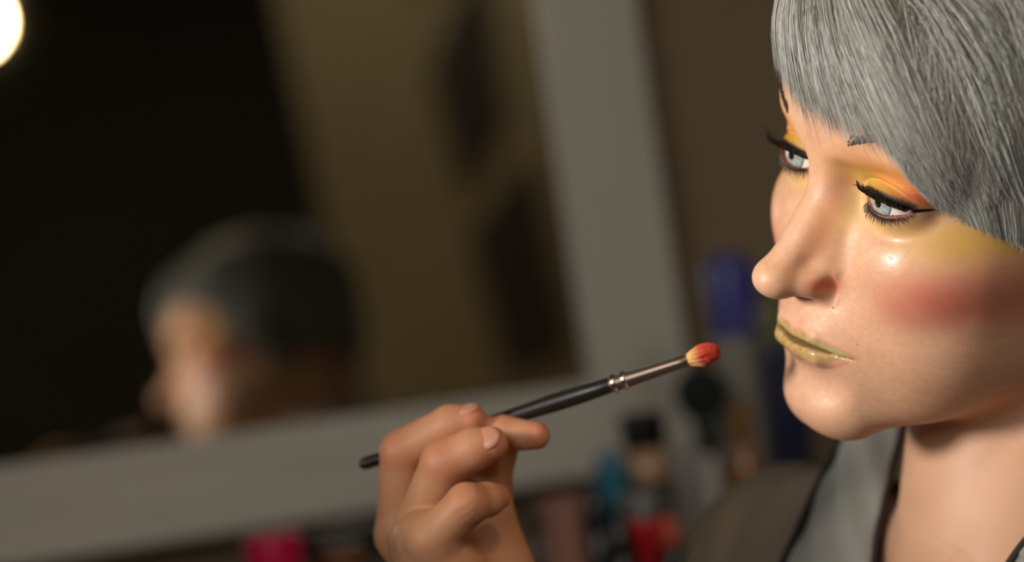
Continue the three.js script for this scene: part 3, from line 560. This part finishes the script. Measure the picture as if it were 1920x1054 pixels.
// --- what the mirror shows beside her: a tan leaning screen with dark panels
{
  const D = 4.3, P = (px, py) => behind(px, py, D), o = P(1180, 1780); o.y = 0;
  const scr = thing('room_screen', 'tan leaning screen with dark slanted panels seen in the mirror', 'screen', o);
  const a = P(960, 527), X = P(1060, 527).sub(a), Y = P(960, 427).sub(a), N = V().crossVectors(X, Y).normalize();
  const poly = (pts, d0, d1) => {
    const q = pts.map(([px, py]) => P(px, py).sub(o)), sh = new THREE.Shape(), ex = X.clone().normalize(), ey = Y.clone().normalize(), z0 = a.clone().sub(o);
    q.forEach((p, i) => { const r = p.clone().sub(z0), A = r.dot(ex), B = r.dot(ey); i ? sh.lineTo(A, B) : sh.moveTo(A, B); });
    const g = new THREE.ExtrudeGeometry(sh, { depth: d1 - d0, bevelEnabled: false }); g.translate(0, 0, d0);
    return g.applyMatrix4(new THREE.Matrix4().makeBasis(ex, ey, V().crossVectors(ex, ey)).setPosition(z0));
  };
  const s = V().crossVectors(X, Y).dot(W(V(0, 0, 0)).sub(a)) ;
  const facing = V().crossVectors(X.clone().normalize(), Y.clone().normalize()).dot(mW.clone().sub(a)) > 0 ? 1 : -1;
  const lay = (pts, lo, hi) => poly(pts, facing > 0 ? lo : -hi, facing > 0 ? hi : -lo);
  part('board', lay([[440, -380], [905, 1740], [1500, 1740], [1300, -380]], -0.03, 0), std(0xffffff, 0.8, { map: grain(5, [158, 138, 102], [178, 156, 118], 6) }), scr);
  const dark = std(lin(62, 52, 38), 0.8);
  for (const pts of [[[884, -60], [812, 125], [868, 355], [952, 225], [915, -60]], [[985, 300], [884, 440], [955, 700], [1075, 655], [1002, 310]], [[1075, 800], [970, 960], [1060, 1220], [1190, 1160]], [[800, -330], [740, -200], [790, -30], [850, -120]]]) part('panel', lay(pts, 0, 0.012), dark, scr);
}
// --- lamps
{
  // unseen shaded lamp, out of view to the left, placed to light the face
  const K = W(V(-50, 6, -74)), T = W(V(15.5, 1.5, -101)), dir = T.clone().sub(K).normalize();
  const lamp = thing('unseen_floor_lamp', 'unseen floor lamp with a conical metal shade, out of view, placed to light the face', 'lamp', V(K.x - dir.x * 0.1, 0, K.z - dir.z * 0.1));
  const metal = std(lin(40, 40, 42), 0.4, { metalness: 0.6 }), k = K.clone().sub(lamp.position);
  part('base', new THREE.LatheGeometry([[0, 0], [0.13, 0], [0.135, 0.01], [0.12, 0.022], [0.02, 0.03], [0, 0.03]].map(p => new THREE.Vector2(...p)), 40), metal, lamp);
  part('pole', tubes([[[V(0, 0.02, 0), V(0, K.y * 0.5, 0), V(0, k.y - 0.02, 0)], () => 0.009]], 12), metal, lamp);
  const q = new THREE.Quaternion().setFromUnitVectors(V(0, 1, 0), dir);
  const shade = part('shade', new THREE.LatheGeometry([[0.02, -0.12], [0.05, -0.11], [0.1, 0.02], [0.104, 0.02], [0.054, -0.114], [0.02, -0.125]].map(p => new THREE.Vector2(...p)), 40).applyQuaternion(q).translate(k.x, k.y, k.z), metal, lamp);
  part('bulb', new THREE.SphereGeometry(0.045, 24, 16).translate(k.x - dir.x * 0.05, k.y - dir.y * 0.05, k.z - dir.z * 0.05), std(0xffffff, 0.5, { emissive: KEY_COLOR, emissiveIntensity: 1.5 }), shade);
  const l = new THREE.SpotLight(KEY_COLOR, KEY_POWER, 0, KEY_ANGLE, 1, 2); l.position.copy(K).addScaledVector(dir, 0.03); l.target.position.copy(T); l.castShadow = true; l.shadow.radius = 3.5; l.shadow.mapSize.set(2048, 2048); scene.add(l, l.target);
  // globe lamp seen in the mirror's upper corner
  const G = behind(-52, 36, 3.1);
  const globe = thing('globe_lamp', 'glowing globe lamp reflected in the mirror corner', 'lamp', V(G.x, ROOM.h, G.z));
  part('cord', tubes([[[V(0, 0, 0), V(0, G.y - ROOM.h + 0.06, 0)], () => 0.004]], 8), metal, globe);
  part('socket', new THREE.CylinderGeometry(0.014, 0.018, 0.04, 20).translate(0, G.y - ROOM.h + 0.045, 0), metal, globe);
  part('glass_globe', new THREE.SphereGeometry(0.03, 32, 20).translate(0, G.y - ROOM.h, 0), std(0xffffff, 0.4, { emissive: GLOBE_COLOR, emissiveIntensity: 1.5 }), globe, 'glowing warm globe');
  const g = new THREE.PointLight(GLOBE_COLOR, GLOBE_POWER); g.position.copy(G); g.castShadow = true; g.shadow.radius = 2; scene.add(g);
  // unseen soft box behind the standing point, placed to light the near cheek
  const SB = W(V(-46, 34, 14)), face = W(V(17, 0, -102)), sd = face.clone().sub(SB).normalize(), soft = thing('unseen_softbox', 'unseen square studio soft box on a stand, out of view, placed to light the near cheek', 'lamp', V(SB.x - sd.x * 0.12, 0, SB.z - sd.z * 0.12)), sb = SB.clone().sub(soft.position);
  const turn = new THREE.Quaternion().setFromUnitVectors(V(0, 0, 1), sd), put = g => g.applyQuaternion(turn).translate(sb.x, sb.y, sb.z);
  const housing = part('housing', put(new THREE.CylinderGeometry(0.38, 0.08, 0.2, 4, 1, true, Math.PI / 4).rotateX(Math.PI / 2).translate(0, 0, -0.11)), std(lin(20, 20, 20), 0.8, { side: THREE.DoubleSide }), soft);
  part('diffuser', put(new THREE.BoxGeometry(0.52, 0.52, 0.006).translate(0, 0, -0.006)), std(0xffffff, 0.6, { emissive: SOFT_COLOR, emissiveIntensity: 0.6 }), housing);
  part('pole', tubes([[[V(0, 0.3, 0), V(0, 0.8, 0), V(0, sb.y - 0.05, 0)], () => 0.011]], 12), metal, soft);
  for (let j = 0; j < 3; j++) part('leg', tubes([[[V(0, 0.32, 0), V(0.24, 0.01, 0)].map(p => p.applyAxisAngle(V(0, 1, 0), j * 2.094)), () => 0.009]], 10), metal, soft);
  const sl = new THREE.RectAreaLight(SOFT_COLOR, SOFT_POWER, 0.5, 0.5); sl.position.copy(SB).addScaledVector(sd, 0.01); sl.lookAt(face); scene.add(sl);
  // added ceiling panel, out of view: overall fill from above
  const c = room(0.75, ROOM.h, 2.15), panel = thing('added_ceiling_light', 'added flat square ceiling light, out of view, for overall fill', 'lamp', c); panel.rotation.y = YAW;
  part('frame', new RoundedBoxGeometry(0.64, 0.03, 0.64, 2, 0.005).translate(0, -0.015, 0), std(lin(200, 200, 198), 0.5), panel);
  part('diffuser', new THREE.BoxGeometry(0.6, 0.004, 0.6).translate(0, -0.032, 0), std(0xffffff, 0.5, { emissive: PANEL_COLOR, emissiveIntensity: 0.4 }), panel);
  const r = new THREE.RectAreaLight(PANEL_COLOR, PANEL_POWER, 0.6, 0.6); r.position.copy(c).setY(ROOM.h - 0.04); r.lookAt(c.x, 0, c.z); scene.add(r);
}
// --- bottles, jars and tools on the table: profiles in centimetres [radius, height], tops where the photograph shows them
{
  const lathe = pts => new THREE.LatheGeometry(pts.map(([r, y]) => new THREE.Vector2(r / 100, y / 100)), 36);
  const stand = (name, label, cat, px, top, depth, build) => { const p = at(px, top, depth), h = (p.y - deck) * 100; const o = thing(name, label, cat, V(p.x, deck, p.z)); build(o, h); return o; };
  let deck = TABLE_Y;                                                                               // what the next things stand on
  const gloss = (c, r = 0.25) => phys(c, r, { clearcoat: 0.4, clearcoatRoughness: 0.15 });
  const tin = (o, h, r, body, cap, capH, bodyR = 0.35) => {
    part('can_body', lathe([[0, 0], [r * 0.94, 0], [r, 0.25], [r, h - capH - 1.2], [r * 0.75, h - capH], [0, h - capH]]), std(body, bodyR), o);
    part('cap', lathe([[r * 0.9, h - capH - 0.9], [r * 0.92, h - 1.2], [r * 0.8, h - 0.4], [r * 0.4, h], [0, h]]), gloss(cap), o);
  };
  stand('spray_can', 'pale can with a rounded blue cap beside the mirror post', 'can', 1362, 476, 1.74, (o, h) => tin(o, h, 2.05, lin(150, 146, 140), lin(70, 72, 156), 5.2));
  stand('spray_can', 'navy can with an olive cap behind the lips', 'can', 1446, 556, 1.7, (o, h) => tin(o, h, 1.5, lin(26, 30, 66), lin(104, 104, 62), 2.6));
  stand('powder_brush', 'upright powder brush with a round black-green head', 'brush', 1308, 688, 1.69, (o, h) => {
    part('holder', lathe([[0, 0], [2.1, 0], [2.2, 0.3], [2.2, 8], [2.0, 8], [2.0, 0.5], [0, 0.5]]), std(lin(198, 194, 186), 0.5), o);
    part('handle', lathe([[0, 0.6], [0.5, 0.7], [0.7, 4], [0.6, h - 6], [0, h - 6]]), gloss(lin(190, 186, 178)), o);
    part('ferrule', lathe([[0.6, h - 6.2], [0.8, h - 4.6], [1.0, h - 3.4], [0, h - 3.4]]), std(lin(60, 66, 66), 0.3, { metalness: 0.9 }), o);
    part('bristles', lathe([[0.95, h - 3.7], [1.7, h - 2.8], [1.9, h - 1.9], [1.7, h - 0.9], [1.0, h - 0.15], [0, h]]), std(lin(22, 34, 34), 0.9), o);
  });
  stand('amber_bottle', 'slim amber bottle beside the jacket shoulder', 'bottle', 1384, 752, 1.6, (o, h) => {
    part('glass_body', lathe([[0, 0], [1.2, 0], [1.25, 0.2], [1.25, h - 5], [0.6, h - 3.6], [0.6, h - 2.6], [0, h - 2.6]]), phys(lin(150, 92, 28), 0.12, { clearcoat: 0.6 }), o);
    part('stopper', lathe([[0.7, h - 2.8], [0.75, h - 0.4], [0.5, h], [0, h]]), std(lin(120, 84, 30), 0.4), o);
  });
  // two low risers carry the smaller things
  for (const [px, w, l] of [[1125, 0.125, 'low white riser under the bottles and red jar'], [590, 0.14, 'low white riser under the magenta pot and dark jars']]) {
    const p = at(px, 1054, 1.545), o = thing('riser', l, 'stand', V(p.x, TABLE_Y, p.z)); o.rotation.y = YAW;
    part('deck', new RoundedBoxGeometry(w, 0.012, 0.21, 2, 0.003).translate(0, 0.069, 0), std(lin(206, 202, 194), 0.5), o);
    for (const k of [-1, 1]) part('side', new THREE.BoxGeometry(0.012, 0.063, 0.2).translate(k * (w / 2 - 0.008), 0.0315, 0), std(lin(206, 202, 194), 0.5), o);
  }
  deck = TABLE_Y + 0.075;
  stand('foundation_bottle', 'beige bottle with a tall black cap', 'bottle', 1200, 772, 1.62, (o, h) => {
    const b = part('glass_body', lathe([[0, 0], [1.5, 0], [1.55, 0.2], [1.55, h - 4.2], [1.35, h - 2.2], [0, h - 2.2]]), gloss(lin(176, 140, 108)), o);
    part('cap', lathe([[1.5, h - 2.4], [1.55, h - 0.3], [1.4, h], [0, h]]), gloss(lin(16, 17, 19)), o);
    part('label_band', lathe([[1.57, h - 7.6], [1.6, h - 7.5], [1.6, h - 4.7], [1.57, h - 4.6]]), std(lin(18, 18, 20), 0.5), b, 'black label band');
  });
  stand('teal_bottle', 'small teal bottle left of the black-capped bottle', 'bottle', 1140, 845, 1.6, (o, h) => {
    part('bottle_body', lathe([[0, 0], [1.1, 0], [1.15, 0.2], [1.15, h - 1.2], [0.8, h - 0.5], [0, h - 0.5]]), gloss(lin(34, 110, 134)), o);
    part('cap', lathe([[0.85, h - 0.7], [0.85, h - 0.1], [0.7, h], [0, h]]), gloss(lin(46, 120, 140)), o);
  });
  stand('cream_jar', 'red jar with a silver lid in front of the bottles', 'jar', 1205, 925, 1.52, (o, h) => {
    part('jar_body', lathe([[0, 0], [1.6, 0], [1.75, 0.3], [1.75, h - 1.7], [1.6, h - 1.4], [0, h - 1.4]]), gloss(lin(190, 28, 40)), o);
    part('lid', lathe([[1.65, h - 1.55], [1.68, h - 0.2], [1.55, h], [0, h]]), std(lin(150, 152, 150), 0.3, { metalness: 0.7 }), o, 'silver lid');
  });
  stand('lipstick', 'coral lipstick bullet in a black tube', 'lipstick', 1252, 965, 1.5, (o, h) => {
    part('tube', lathe([[0, 0], [0.95, 0], [1, 0.15], [1, h - 3], [0.8, h - 2.9], [0.8, h - 1.8], [0, h - 1.8]]), gloss(lin(20, 18, 18)), o);
    part('bullet', lathe([[0.62, h - 1.9], [0.62, h - 0.7], [0.45, h - 0.15], [0, h]]), std(lin(196, 84, 60), 0.4), o, 'coral lipstick');
  });
  stand('brush_cup', 'dusty pink cup behind the wrist', 'cup', 1058, 932, 1.56, (o, h) => part('cup_wall', lathe([[0, 0], [1.6, 0], [1.75, 0.4], [1.85, h - 0.2], [1.78, h], [1.68, h - 0.2], [1.6, 0.5], [0, 0.5]]), std(lin(150, 108, 94), 0.5), o));
  for (const [px, top, depth, c, l] of [[1112, 928, 1.54, lin(24, 30, 28), 'black-green mascara tube right of the pink cup'], [1008, 938, 1.58, lin(30, 34, 30), 'dark mascara tube touching the wrist'], [1160, 985, 1.46, lin(26, 24, 24), 'short black tube before the red jar']])
    stand('mascara_tube', l, 'mascara', px, top, depth, (o, h) => { part('tube', lathe([[0, 0], [0.72, 0], [0.8, 0.2], [0.8, h * 0.55], [0, h * 0.55]]), gloss(c), o); part('cap', lathe([[0.82, h * 0.55], [0.85, h * 0.6], [0.8, h - 0.3], [0.5, h], [0, h]]), gloss(c), o); });
  stand('blush_pot', 'bright magenta pot standing below the mirror frame', 'pot', 510, 1000, 1.5, (o, h) => {
    part('pot_body', lathe([[0, 0], [1.6, 0], [1.75, 0.3], [1.75, h - 2.2], [0, h - 2.2]]), gloss(lin(150, 20, 60)), o);
    part('lid', lathe([[1.8, h - 2.3], [1.82, h - 0.3], [1.6, h], [0, h]]), gloss(lin(196, 20, 76)), o, 'magenta lid');
  });
  for (const [px, top, depth, r, c, d, l] of [[612, 998, 1.56, 1.5, lin(26, 26, 22), lin(34, 34, 30), 'black jar next to the magenta pot'], [668, 985, 1.6, 1.7, lin(28, 28, 24), lin(20, 22, 20), 'tall black jar left of the hand'], [642, 1024, 1.48, 1.4, lin(120, 78, 52), lin(104, 66, 44), 'brown jar in front of the black jars']])
    stand('jar', l, 'jar', px, top, depth, (o, h) => { part('jar_body', lathe([[0, 0], [r * 0.95, 0], [r, 0.3], [r, h - 1.8], [0, h - 1.8]]), gloss(c), o); part('lid', lathe([[r * 1.04, h - 1.9], [r * 1.05, h - 0.2], [r * 0.95, h], [0, h]]), gloss(d), o); });
}
renderer.render(scene, camera);
